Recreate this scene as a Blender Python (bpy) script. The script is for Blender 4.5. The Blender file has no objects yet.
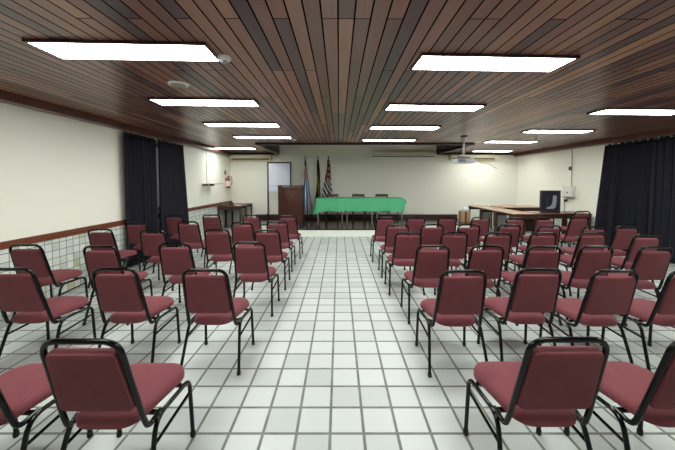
import bpy, bmesh, math, random
from mathutils import Vector, Matrix
random.seed(7)
C = bpy.context.scene.collection
PI = math.pi
# ------------------------------------------------------------------ camera
F = 292.0
PITCH = math.radians(2.0)
HC = 1.58
CX, CY = 338.8, 181 + F * math.tan(PITCH)

def ray(px, py):
    a, b = (px - CX) / F, -(py - CY) / F
    return Vector((a, math.cos(PITCH) + b * math.sin(PITCH), -math.sin(PITCH) + b * math.cos(PITCH)))

def at(px, py, y):
    d = ray(px, py)
    return Vector((0, 0, HC)) + d * (y / d.y)

def at_z(px, py, z):
    d = ray(px, py)
    return Vector((0, 0, HC)) + d * ((z - HC) / d.z)

cam = bpy.data.cameras.new('camera')
cam.sensor_width = 36
cam.lens = F / 675 * 36
cam.shift_x = -(CX - 337.5) / 675
cam.shift_y = (CY - 225) / 675
cam.clip_start = 0.05
co = bpy.data.objects.new('camera', cam)
C.objects.link(co)
co.location = (0, 0, HC)
co.rotation_euler = (PI / 2 - PITCH, 0, 0)
bpy.context.scene.camera = co

# ------------------------------------------------------------------ materials
def lin(c):
    def f(v):
        v /= 255.0
        return v / 12.92 if v <= 0.04045 else ((v + 0.055) / 1.055) ** 2.4
    return (f(c[0]), f(c[1]), f(c[2]), 1)

class NB:
    """small node-tree builder"""
    def __init__(self, name):
        self.m = bpy.data.materials.new(name)
        self.m.use_nodes = True
        self.t = self.m.node_tree
        self.b = self.t.nodes['Principled BSDF']
    def n(self, typ, **kw):
        x = self.t.nodes.new(typ)
        for k, v in kw.items():
            setattr(x, k, v)
        return x
    def link(self, a, b):
        self.t.links.new(a, b)
    def val(self, sock, v):
        if isinstance(v, (int, float, tuple)):
            sock.default_value = v
        else:
            self.link(v, sock)
    def math(self, op, a, b=None, c=None):
        x = self.n('ShaderNodeMath', operation=op)
        self.val(x.inputs[0], a)
        if b is not None: self.val(x.inputs[1], b)
        if c is not None: self.val(x.inputs[2], c)
        return x.outputs[0]
    def xyz(self, which='Object'):
        tc = self.n('ShaderNodeTexCoord')
        s = self.n('ShaderNodeSeparateXYZ')
        self.link(tc.outputs[which], s.inputs[0])
        return tc.outputs[which], s.outputs[0], s.outputs[1], s.outputs[2]
    def combine(self, a, b, c=0.0):
        x = self.n('ShaderNodeCombineXYZ')
        self.val(x.inputs[0], a); self.val(x.inputs[1], b); self.val(x.inputs[2], c)
        return x.outputs[0]
    def white(self, vec):
        x = self.n('ShaderNodeTexWhiteNoise', noise_dimensions='3D')
        self.link(vec, x.inputs['Vector'])
        return x.outputs['Value']
    def noise(self, vec, scale, detail=2.0, rough=0.5):
        x = self.n('ShaderNodeTexNoise')
        if vec is not None: self.link(vec, x.inputs['Vector'])
        x.inputs['Scale'].default_value = scale
        x.inputs['Detail'].default_value = detail
        x.inputs['Roughness'].default_value = rough
        return x.outputs['Fac']
    def mix(self, fac, a, b, blend='MIX'):
        x = self.n('ShaderNodeMix', data_type='RGBA', blend_type=blend)
        self.val(x.inputs[0], fac)
        self.val(x.inputs[6], a); self.val(x.inputs[7], b)
        return x.outputs[2]
    def ramp(self, fac, stops, interp='LINEAR'):
        x = self.n('ShaderNodeValToRGB')
        x.color_ramp.interpolation = interp
        e = x.color_ramp.elements
        while len(e) < len(stops): e.new(0.5)
        for i, (p, c) in enumerate(stops):
            e[i].position = p; e[i].color = c
        self.val(x.inputs[0], fac)
        return x.outputs[0]
    def bump(self, h, dist=0.002, strength=1.0):
        x = self.n('ShaderNodeBump')
        x.inputs['Distance'].default_value = dist
        x.inputs['Strength'].default_value = strength
        self.link(h, x.inputs['Height'])
        self.link(x.outputs[0], self.b.inputs['Normal'])
    def set(self, color=None, rough=None, metal=None, spec=None, coat=None, coat_rough=None, emit=None, emit_s=None):
        b = self.b.inputs
        for k, v in (('Base Color', color), ('Roughness', rough), ('Metallic', metal), ('Specular IOR Level', spec),
                     ('Coat Weight', coat), ('Coat Roughness', coat_rough), ('Emission Color', emit), ('Emission Strength', emit_s)):
            if v is not None: self.val(b[k], v)
        return self.m

def plain(name, c, rough=0.5, var=0.06, scale=18.0, **kw):
    nb = NB(name)
    vec, x, y, z = nb.xyz()
    nz = nb.noise(vec, scale, 3.0)
    l = lin(c)
    lo = tuple(v * (1 - var) for v in l[:3]) + (1,)
    hi = tuple(min(1, v * (1 + var)) for v in l[:3]) + (1,)
    nb.set(color=nb.ramp(nz, [(0.3, lo), (0.7, hi)]), rough=rough, **kw)
    return nb.m

def glow(name, c, s):
    nb = NB(name)
    return nb.set(color=(0.9, 0.9, 0.9, 1), emit=c, emit_s=s)

def grid_mask(nb, u, v, size, u0, v0, half):
    """1 on joints; also the cell index vector"""
    a = nb.math('DIVIDE', nb.math('SUBTRACT', u, u0), size)
    b = nb.math('DIVIDE', nb.math('SUBTRACT', v, v0), size)
    ia, ib = nb.math('ROUND', a), nb.math('ROUND', b)
    da = nb.math('ABSOLUTE', nb.math('SUBTRACT', a, ia))
    db = nb.math('ABSOLUTE', nb.math('SUBTRACT', b, ib))
    d = nb.math('MINIMUM', da, db)
    mr = nb.n('ShaderNodeMapRange', interpolation_type='SMOOTHSTEP')
    nb.link(d, mr.inputs[0])
    mr.inputs[1].default_value = half / size * 0.75; mr.inputs[2].default_value = half / size * 1.3
    mr.inputs[3].default_value = 1.0; mr.inputs[4].default_value = 0.0
    return mr.outputs[0], nb.combine(nb.math('FLOOR', a), nb.math('FLOOR', b), 0.5)

def floor_mat():
    nb = NB('floor_tile')
    vec, x, y, z = nb.xyz()
    m, cell = grid_mask(nb, x, y, 0.2105, -0.054, 1.774, 0.0090)
    r = nb.white(cell)
    base = nb.ramp(r, [(0.0, lin((174, 181, 176))), (0.3, lin((187, 193, 189))), (1.0, lin((194, 199, 196)))])
    sp = nb.noise(vec, 260.0, 2.0)
    base = nb.mix(nb.math('MULTIPLY', nb.math('GREATER_THAN', sp, 0.6), 0.10), base, lin((160, 165, 160)))
    big = nb.noise(vec, 1.4, 3.0)
    base = nb.mix(nb.math('MULTIPLY', big, 0.16), base, lin((190, 194, 188)))
    gn = nb.noise(vec, 9.0, 3.0)
    gcol = nb.ramp(gn, [(0.3, lin((96, 99, 93))), (0.7, lin((124, 126, 118)))])
    nb.set(color=nb.mix(m, base, gcol), rough=nb.math('ADD', nb.math('MULTIPLY', m, 0.4), 0.36), spec=0.4)
    nb.bump(nb.math('SUBTRACT', 1.0, m), 0.0015, 0.6)
    return nb.m

def wall_tile_mat():
    nb = NB('wall_tile')
    vec, x, y, z = nb.xyz()
    m, cell = grid_mask(nb, y, z, 0.104, 0.0, 0.0, 0.0042)
    r = nb.white(cell)
    base = nb.ramp(r, [(0.0, lin((200, 207, 200))), (0.5, lin((218, 224, 216))), (0.965, lin((228, 232, 226))), (0.97, lin((205, 198, 165))), (1.0, lin((205, 198, 165)))])
    nb.set(color=nb.mix(m, base, lin((120, 126, 118))), rough=0.22, spec=0.5)
    nb.bump(nb.math('SUBTRACT', 1.0, m), 0.001, 0.5)
    return nb.m

def plank_mat():
    nb = NB('ceiling_plank')
    vec, x, y, z = nb.xyz()
    W, L = 0.1015, 2.55
    a = nb.math('DIVIDE', nb.math('ADD', x, 20.0), W)
    ia = nb.math('FLOOR', a)
    fa = nb.math('SUBTRACT', a, ia)
    off = nb.white(nb.combine(ia, 3.0, 1.0))
    off3 = nb.math('DIVIDE', nb.math('FLOOR', nb.math('MULTIPLY', off, 3.0)), 3.0)
    b = nb.math('ADD', nb.math('DIVIDE', nb.math('ADD', y, 20.25), L), off3)
    ib = nb.math('FLOOR', b)
    fb = nb.math('SUBTRACT', b, ib)
    r = nb.white(nb.combine(ia, ib, 7.0))
    r2 = nb.white(nb.combine(ia, ib, 31.0))
    base = nb.ramp(r, [(0.0, lin((66, 50, 56))), (0.2, lin((84, 62, 66))), (0.3, lin((116, 79, 72))), (0.6, lin((141, 97, 83))), (0.85, lin((164, 116, 95))), (1.0, lin((184, 136, 105)))])
    base = nb.mix(nb.math('MULTIPLY', r2, 0.3), base, lin((122, 96, 94)))
    gv = nb.combine(nb.math('MULTIPLY', x, 42.0), nb.math('MULTIPLY', y, 1.6), nb.math('MULTIPLY', r, 60.0))
    g = nb.noise(gv, 1.0, 4.0, 0.6)
    base = nb.mix(nb.math('MULTIPLY', nb.math('SUBTRACT', g, 0.3), 0.75), base, lin((66, 46, 40)))
    ed = nb.math('MINIMUM', fa, nb.math('SUBTRACT', 1.0, fa))
    groove = nb.math('LESS_THAN', ed, 0.055)
    ee = nb.math('MULTIPLY', nb.math('MINIMUM', fb, nb.math('SUBTRACT', 1.0, fb)), L)
    joint = nb.math('LESS_THAN', ee, 0.004)
    dark = nb.math('MAXIMUM', groove, joint)
    nb.set(color=nb.mix(dark, base, lin((26, 18, 18))), rough=nb.math('ADD', nb.math('ADD', nb.math('MULTIPLY', g, 0.12), 0.25), nb.math('MULTIPLY', dark, 0.5)), spec=nb.math('SUBTRACT', 0.7, nb.math('MULTIPLY', dark, 0.7)))
    nb.bump(nb.math('SUBTRACT', 1.0, dark), 0.003, 0.4)
    return nb.m

def wood_mat(name, c1, c2, axis=0, scale=14.0, rough=0.35, coat=0.0, spec=0.5):
    nb = NB(name)
    vec, x, y, z = nb.xyz()
    k = [1.0, 1.0, 1.0]
    k[axis] = 0.07
    v = nb.combine(nb.math('MULTIPLY', x, k[0]), nb.math('MULTIPLY', y, k[1]), nb.math('MULTIPLY', z, k[2]))
    g = nb.noise(v, scale * 3, 5.0, 0.6)
    nb.set(color=nb.ramp(g, [(0.3, lin(c1)), (0.7, lin(c2))]), rough=rough, coat=coat, coat_rough=0.12, spec=spec)
    return nb.m

def fabric_mat():
    nb = NB('burgundy_weave')
    vec, x, y, z = nb.xyz()
    s = 2 * PI / 0.0105
    u = nb.math('ADD', x, nb.math('ADD', y, 0.0))
    a = nb.math('SINE', nb.math('MULTIPLY', x, s))
    b = nb.math('SINE', nb.math('MULTIPLY', nb.math('ADD', z, nb.math('MULTIPLY', y, 0.9)), s))
    d = nb.math('MULTIPLY', a, b)
    mr = nb.n('ShaderNodeMapRange', interpolation_type='SMOOTHSTEP')
    nb.link(d, mr.inputs[0])
    mr.inputs[1].default_value = 0.0; mr.inputs[2].default_value = 0.6
    nz = nb.noise(vec, 9.0, 3.0)
    base = nb.ramp(nz, [(0.3, lin((100, 49, 55))), (0.7, lin((110, 56, 61)))])
    col = nb.mix(nb.math('MULTIPLY', mr.outputs[0], 0.55), base, lin((138, 86, 90)))
    nb.set(color=col, rough=0.85, spec=0.2)
    nb.b.inputs['Sheen Weight'].default_value = 0.15
    nb.b.inputs['Sheen Roughness'].default_value = 0.5
    nb.b.inputs['Sheen Tint'].default_value = lin((220, 160, 170))
    nb.bump(mr.outputs[0], 0.0006, 0.4)
    return nb.m

def flag_mat(name, stops, kind):
    """kind: 'u' stripes across the cloth, 'z' bands down the pole, 'd' diagonal stripes"""
    nb = NB(name)
    tc = nb.n('ShaderNodeUVMap')
    s = nb.n('ShaderNodeSeparateXYZ')
    nb.link(tc.outputs[0], s.inputs[0])
    u, v = s.outputs[0], s.outputs[1]
    if kind == 'two':       # bands of colour by height, stripes inside the lower part
        st = nb.math('GREATER_THAN', nb.math('SINE', nb.math('MULTIPLY', nb.math('ADD', u, nb.math('MULTIPLY', v, 0.25)), 19.0)), 0.0)
        low = nb.mix(st, lin((236, 240, 242)), lin((112, 152, 200)))
        up = nb.mix(nb.math('GREATER_THAN', nb.math('SINE', nb.math('MULTIPLY', nb.math('ADD', u, v), 22.0)), 0.0), lin((176, 50, 60)), lin((224, 206, 202)))
        top = nb.math('GREATER_THAN', v, 0.66)
        col = nb.mix(top, low, up)
        col = nb.mix(nb.math('GREATER_THAN', v, 0.9), col, lin((60, 38, 38)))
    elif kind == 'green':
        du, dv = nb.math('SUBTRACT', u, 0.6), nb.math('SUBTRACT', v, 0.45)
        r = nb.math('ADD', nb.math('MULTIPLY', nb.math('ABSOLUTE', du), 1.6), nb.math('ABSOLUTE', dv))
        col = nb.mix(nb.math('LESS_THAN', r, 0.36), lin((22, 46, 34)), lin((206, 196, 90)))
        col = nb.mix(nb.math('LESS_THAN', r, 0.12), col, lin((40, 60, 120)))
    else:
        st = nb.math('GREATER_THAN', nb.math('SINE', nb.math('ADD', nb.math('MULTIPLY', v, 46.0), nb.math('MULTIPLY', u, 16.0))), 0.1)
        col = nb.mix(st, lin((222, 218, 216)), lin((30, 26, 30)))
        rd = nb.math('MULTIPLY', nb.math('GREATER_THAN', v, 0.5), nb.math('GREATER_THAN', nb.math('SINE', nb.math('MULTIPLY', u, 15.0)), 0.1))
        col = nb.mix(rd, col, lin((124, 34, 42)))
    nb.set(color=col, rough=0.7, spec=0.2)
    return nb.m

M = {}
M['floor'] = floor_mat()
M['wtile'] = wall_tile_mat()
M['plank'] = plank_mat()
M['wall'] = plain('cream_paint', (244, 244, 231), 0.55, 0.01, 1.2)
M['dkwood'] = wood_mat('dark_trim_wood', (48, 28, 27), (68, 40, 36), 1, rough=0.3)
M['cornice'] = wood_mat('cornice_wood', (78, 44, 38), (100, 60, 50), 1, rough=0.3)
M['rail'] = wood_mat('rail_wood', (96, 50, 34), (122, 66, 44), 1, rough=0.35)
M['base'] = wood_mat('baseboard_wood', (58, 30, 30), (80, 44, 42), 0, rough=0.3)
M['deck'] = wood_mat('deck_wood', (40, 30, 30), (66, 50, 48), 1, rough=0.18)
M['riser'] = plain('riser_stone', (236, 240, 230), 0.3, 0.02, 6)
M['lectern'] = wood_mat('lectern_wood', (54, 28, 21), (82, 43, 31), 2, rough=0.42, spec=0.3)
M['lecterndk'] = wood_mat('lectern_edge', (40, 22, 18), (58, 32, 26), 2, rough=0.35)
M['tabletop'] = wood_mat('table_laminate', (168, 130, 104), (190, 152, 124), 1, rough=0.22)
M['tabletop2'] = wood_mat('dark_table_laminate', (84, 50, 38), (104, 66, 50), 0, rough=0.2)
M['tablebrown'] = wood_mat('brown_table_laminate', (112, 74, 56), (134, 92, 72), 0, rough=0.2)
M['tabledge'] = wood_mat('table_edge', (52, 32, 28), (72, 46, 38), 0, rough=0.4)
M['chairwood'] = wood_mat('chair_wood', (70, 42, 30), (100, 62, 44), 2, rough=0.35)
M['grey_steel'] = plain('grey_steel', (128, 122, 116), 0.35, 0.05, 20, metal=0.3)
M['gpanel'] = plain('grey_panel', (150, 150, 150), 0.5, 0.04, 10)
M['fabric'] = fabric_mat()
M['black'] = plain('black_enamel', (6, 6, 7), 0.16, 0.1, 30, spec=0.28)
M['rubber'] = plain('black_rubber', (16, 16, 16), 0.7, 0.1, 40)
M['curtain'] = plain('navy_curtain', (34, 34, 43), 0.75, 0.08, 8, spec=0.2)
M['white_metal'] = plain('white_enamel', (236, 238, 236), 0.35, 0.02, 9)
M['white_plastic'] = plain('white_plastic', (226, 226, 220), 0.4, 0.02, 9)
M['offwhite'] = plain('ivory_plastic', (222, 214, 184), 0.4, 0.02, 9)
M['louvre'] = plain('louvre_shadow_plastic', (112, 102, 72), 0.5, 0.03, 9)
M['green'] = plain('green_cloth', (92, 182, 134), 0.8, 0.04, 5, spec=0.2)
M['board'] = plain('board_white', (226, 231, 246), 0.3, 0.01, 4)
M['frame_grey'] = plain('frame_grey', (52, 54, 60), 0.4, 0.05, 12)
M['ext_red'] = plain('extinguisher_red', (150, 50, 46), 0.35, 0.05, 12)
M['label'] = plain('pale_label', (230, 214, 206), 0.6, 0.03, 20)
M['carton'] = plain('carton', (190, 154, 120), 0.8, 0.06, 14)
M['bag'] = plain('white_bag', (228, 234, 238), 0.4, 0.03, 14)
M['panelblack'] = plain('panel_black', (42, 44, 54), 0.4, 0.06, 14)
M['screen_grey'] = plain('panel_pale_grey', (166, 168, 182), 0.4, 0.08, 25)
M['screencase'] = plain('screen_case', (206, 204, 190), 0.5, 0.02, 6)
M['darkgrey'] = plain('dark_grey', (70, 70, 70), 0.5, 0.05, 14)
M['silver'] = plain('silver_plastic', (196, 204, 210), 0.35, 0.03, 14)
M['lens'] = plain('lens_glass', (30, 36, 50), 0.08, 0.05, 20)
M['tube'] = glow('fluorescent_tube', (0.97, 1.0, 0.965, 1), 7.6)
M['day'] = glow('daylit_pane', (0.8, 0.85, 1.0, 1), 0.02)
M['flag1'] = flag_mat('flag_blue_white', None, 'two')
M['flag2'] = flag_mat('flag_green_yellow', None, 'green')
M['flag3'] = flag_mat('flag_black_white_red', None, 'stripe')
M['brass'] = plain('dark_spear', (70, 62, 50), 0.3, 0.08, 20, metal=0.6)

# ------------------------------------------------------------------ mesh helpers
def nbm(): return bmesh.new()

def box(bm, c, s, bev=0.0, mat=0, rot=None, seg=2):
    r = bmesh.ops.create_cube(bm, size=1.0)
    vs = r['verts']
    bmesh.ops.scale(bm, vec=Vector(s), verts=vs)
    if bev > 0:
        es = list({e for v in vs for e in v.link_edges})
        rb = bmesh.ops.bevel(bm, geom=es, offset=min(bev, min(s) * 0.45), segments=seg, affect='EDGES', profile=0.5)
        vs = list({v for f in rb['faces'] for v in f.verts} | {v for v in vs if v.is_valid})
    if rot is not None:
        bmesh.ops.rotate(bm, cent=(0, 0, 0), matrix=rot, verts=vs)
    bmesh.ops.translate(bm, vec=Vector(c), verts=vs)
    if mat:
        for f in {f for v in vs for f in v.link_faces}: f.material_index = mat
    return vs

def rpath(pts, rad, n=5):
    """polyline with rounded corners"""
    pts = [Vector(p) for p in pts]
    out = [pts[0]]
    for i in range(1, len(pts) - 1):
        p, a, b = pts[i], pts[i - 1] - pts[i], pts[i + 1] - pts[i]
        r = rad[i - 1] if isinstance(rad, (list, tuple)) else rad
        la, lb = a.length, b.length
        r = min(r, la * 0.48, lb * 0.48)
        s, e = p + a.normalized() * r, p + b.normalized() * r
        for k in range(n + 1):
            t = k / n
            out.append(s * (1 - t) ** 2 + p * 2 * t * (1 - t) + e * t * t)
    out.append(pts[-1])
    return out

def tube(bm, pts, r, seg=8, cap=True):
    pts = [Vector(p) for p in pts]
    t0 = (pts[1] - pts[0]).normalized()
    up = Vector((0, 0, 1)) if abs(t0.z) < 0.9 else Vector((1, 0, 0))
    nrm = t0.cross(up).normalized()
    rings = []
    for i, p in enumerate(pts):
        if i == 0: t = pts[1] - pts[0]
        elif i == len(pts) - 1: t = pts[-1] - pts[-2]
        else: t = (pts[i + 1] - p).normalized() + (p - pts[i - 1]).normalized()
        t.normalize()
        nrm = (nrm - t * nrm.dot(t)).normalized()
        bi = t.cross(nrm)
        rr = r[i] if isinstance(r, (list, tuple)) else r
        rings.append([bm.verts.new(p + (nrm * math.cos(a) + bi * math.sin(a)) * rr) for a in [2 * PI * k / seg for k in range(seg)]])
    for a, b in zip(rings, rings[1:]):
        for k in range(seg):
            bm.faces.new((a[k], a[(k + 1) % seg], b[(k + 1) % seg], b[k]))
    if cap:
        bm.faces.new(rings[0][::-1]); bm.faces.new(rings[-1])

def lathe(bm, prof, seg=16, c=(0, 0, 0), rot=None):
    c = Vector(c)
    rings = []
    for r, z in prof:
        ring = []
        for k in range(seg):
            v = Vector((r * math.cos(2 * PI * k / seg), r * math.sin(2 * PI * k / seg), z))
            if rot is not None: v = rot @ v
            ring.append(bm.verts.new(v + c))
        rings.append(ring)
    for a, b in zip(rings, rings[1:]):
        for k in range(seg):
            bm.faces.new((a[k], a[(k + 1) % seg], b[(k + 1) % seg], b[k]))
    bm.faces.new(rings[0][::-1]); bm.faces.new(rings[-1])

def rrect(w0, w1, d, r, n=5):
    """rounded outline; width w0 at y=-d/2 and w1 at y=+d/2"""
    out = []
    for (sx, sy, a0) in ((1, -1, -90), (1, 1, 0), (-1, 1, 90), (-1, -1, 180)):
        w = w0 if sy < 0 else w1
        cx, cy = sx * (w / 2 - r), sy * (d / 2 - r)
        for k in range(n + 1):
            a = math.radians(a0 + 90 * k / n)
            out.append((cx + r * math.cos(a), cy + r * math.sin(a)))
    return out

def pad(bm, w0, w1, d, r, prof, xf, bow=0.0):
    """cushion: prof = [(inset, z)]; xf maps local to object"""
    rings = []
    for ins, z in prof:
        o = rrect(w0 - 2 * ins, w1 - 2 * ins, d - 2 * ins, max(0.012, r - ins * 0.6))
        ring = []
        for x, y in o:
            if bow and y > 0: y += bow * (1 - (2 * x / w1) ** 2)
            if bow < 0 and y < 0: pass
            ring.append(bm.verts.new(xf(Vector((x, y, z)))))
        rings.append(ring)
    n = len(rings[0])
    for a, b in zip(rings, rings[1:]):
        for k in range(n):
            bm.faces.new((a[k], a[(k + 1) % n], b[(k + 1) % n], b[k]))
    bm.faces.new(rings[0][::-1])
    bm.faces.new(rings[-1])

def obj(name, bm, mats, parent=None, smooth=True, loc=None, angle=0.7):
    bmesh.ops.recalc_face_normals(bm, faces=bm.faces[:])
    me = bpy.data.meshes.new(name)
    if smooth:
        for f in bm.faces: f.smooth = True
        for e in bm.edges:
            if len(e.link_faces) == 2 and e.calc_face_angle(0) > angle: e.smooth = False
    bm.to_mesh(me); bm.free()
    for m in (mats if isinstance(mats, (list, tuple)) else [mats]):
        me.materials.append(M[m] if isinstance(m, str) else m)
    o = bpy.data.objects.new(name, me)
    C.objects.link(o)
    if parent is not None: o.parent = parent
    if loc is not None: o.location = loc
    return o

def tag(o, label, cat, group=None):
    o['label'] = label; o['category'] = cat
    if group: o['group'] = group
    return o

def thing(name, label, cat, loc=(0, 0, 0), rz=0.0, group=None):
    o = bpy.data.objects.new(name, None)
    o.empty_display_size = 0.1
    C.objects.link(o)
    o.location = loc; o.rotation_euler = (0, 0, rz)
    return tag(o, label, cat, group)

def struct(name, bm, mats, smooth=False, label=None):
    o = obj(name, bm, mats, smooth=smooth)
    o['kind'] = 'structure'
    if label: o['label'] = label
    return o

def dup(root, loc, rz, label, group=None):
    r = root.copy(); C.objects.link(r)
    r.location = loc; r.rotation_euler = (0, 0, rz); r['label'] = label
    if group: r['group'] = group
    for ch in list(root.children):
        c = ch.copy(); C.objects.link(c); c.parent = r
        for g in ch.children:
            d = g.copy(); C.objects.link(d); d.parent = c
    return r

def bx(lo, hi, bev=0.0):
    bm = nbm()
    box(bm, [(a + b) / 2 for a, b in zip(lo, hi)], [b - a for a, b in zip(lo, hi)], bev)
    return bm

# ------------------------------------------------------------------ room
XL, XR, YN, YB = -3.92, 6.47, -2.6, 10.6
RXL, RXR, RY = -2.15, 3.53, 7.8       # raised ceiling over the stage
ZTOP = 3.05
ZL, ZR = 2.595, 2.575
def zc(x): return ZL + (ZR - ZL) * (x - XL) / (XR - XL)

struct('floor', bx((XL - 0.1, YN - 0.1, -0.1), (XR + 0.1, YB + 0.1, 0)), 'floor')
bm = nbm()
box(bm, (XL - 0.06, (YN + YB) / 2, ZTOP / 2), (0.12, YB - YN + 0.24, ZTOP))
struct('wall_left', bm, 'wall')
bm = nbm()
box(bm, (XR + 0.06, (YN + YB) / 2, ZTOP / 2), (0.12, YB - YN + 0.24, ZTOP))
struct('wall_right', bm, 'wall')
struct('wall_back', bx((XL, YB, 0), (XR, YB + 0.12, ZTOP + 0.1)), 'wall')
struct('wall_front', bx((XL, YN - 0.12, 0), (XR, YN, ZTOP)), 'wall')

def quad(bm, a, b, c, d, mat=0):
    f = bm.faces.new([bm.verts.new(Vector(p)) for p in (a, b, c, d)])
    f.material_index = mat
bm = nbm()
def slab(x0, x1, y0, y1):
    vs = [bm.verts.new((x, y, zc(x) + dz)) for dz in (0, 0.06) for x, y in ((x0, y0), (x1, y0), (x1, y1), (x0, y1))]
    for f in ((0, 1, 2, 3), (7, 6, 5, 4), (0, 4, 5, 1), (1, 5, 6, 2), (2, 6, 7, 3), (3, 7, 4, 0)):
        bm.faces.new([vs[i] for i in f])
slab(XL, XR, YN, RY); slab(XL, RXL, RY, YB); slab(RXR, XR, RY, YB)
struct('ceiling', bm, 'plank')
bm = nbm()
box(bm, ((RXL + RXR) / 2, (RY + YB) / 2, ZTOP + 0.03), (RXR - RXL + 0.2, YB - RY + 0.2, 0.06))
o = struct('ceiling_alcove', bm, 'plank')
# dark boards lining the raised part
n = [0]
def trim(bm, m, label=None):
    n[0] += 1
    return struct('trim_%d' % n[0], bm, m, label=label)
trim(bx((RXL - 0.06, RY, 2.525), (RXL, YB, ZTOP)), 'dkwood')
trim(bx((RXR, RY, 2.525), (RXR + 0.06, YB, ZTOP)), 'dkwood')
trim(bx((RXL - 0.06, RY - 0.05, 2.535), (RXR + 0.06, RY, ZTOP)), 'dkwood')
# cornices along the side walls and the back wall
trim(bx((XL, YN, 2.49), (XL + 0.16, YB, 2.60), 0.01), 'cornice')
trim(bx((XR - 0.16, YN, 2.465), (XR, YB, 2.585), 0.01), 'cornice')
trim(bx((XL + 0.16, YB - 0.08, 2.53), (RXL - 0.06, YB, 2.60)), 'dkwood')
trim(bx((RXR + 0.06, YB - 0.08, 2.52), (XR - 0.16, YB, 2.59)), 'dkwood')
# wainscot tiles and rail
trim(bx((XL, YN, 0), (XL + 0.012, YB, 0.785)), 'wtile')
trim(bx((XR - 0.012, YN, 0), (XR, YB, 0.68)), 'wtile')
trim(bx((XL, YN, 0.785), (XL + 0.03, YB, 0.875), 0.006), 'rail')
SZ = 0.226
b = struct('baseboard_back', bx((-3.02, YB - 0.02, SZ), (4.32, YB, SZ + 0.14), 0.004), 'base')

# window behind the gap of the left curtains
wf = thing('window_1', 'window', 'window', (XL, 6.15, 0))
del wf['category'], wf['label']; wf['kind'] = 'structure'
bm = nbm()
for (y0, y1, z0, z1) in ((-0.75, 0.75, 0.95, 1.02), (-0.75, 0.75, 2.3, 2.37), (-0.75, -0.68, 1.02, 2.3), (0.68, 0.75, 1.02, 2.3), (-0.03, 0.03, 1.02, 2.3)):
    box(bm, (0.02, (y0 + y1) / 2, (z0 + z1) / 2), (0.04, y1 - y0, z1 - z0))
obj('window_frame', bm, 'gpanel', wf, smooth=False)
bm = nbm(); box(bm, (0.008, 0, 1.66), (0.012, 1.36, 1.28)); obj('pane', bm, 'day', wf, smooth=False)

# ------------------------------------------------------------------ stage
st = thing('stage_platform', 'low stage with glossy dark wood deck and white riser below the back wall', 'stage', (0, 0, 0))
PX0, PX1, PY, SY = -1.2, 2.55, 8.24, 9.1
bm = nbm()
box(bm, (0.65, (SY + YB) / 2 - 0.004, SZ - 0.02), (7.34, YB - SY - 0.008, 0.04), 0.003)
box(bm, ((PX0 + PX1) / 2, (PY + SY) / 2, SZ - 0.02), (PX1 - PX0, SY - PY, 0.04), 0.003)
obj('deck', bm, 'deck', st, smooth=False)
bm = nbm()
box(bm, (0.65, SY + 0.05, (SZ - 0.04) / 2), (7.34, 0.08, SZ - 0.04))
box(bm, ((PX0 + PX1) / 2, PY + 0.43, (SZ - 0.04) / 2), (PX1 - PX0 - 0.02, 0.86 - 0.02, SZ - 0.04))
obj('riser', bm, 'riser', st, smooth=False)

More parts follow.
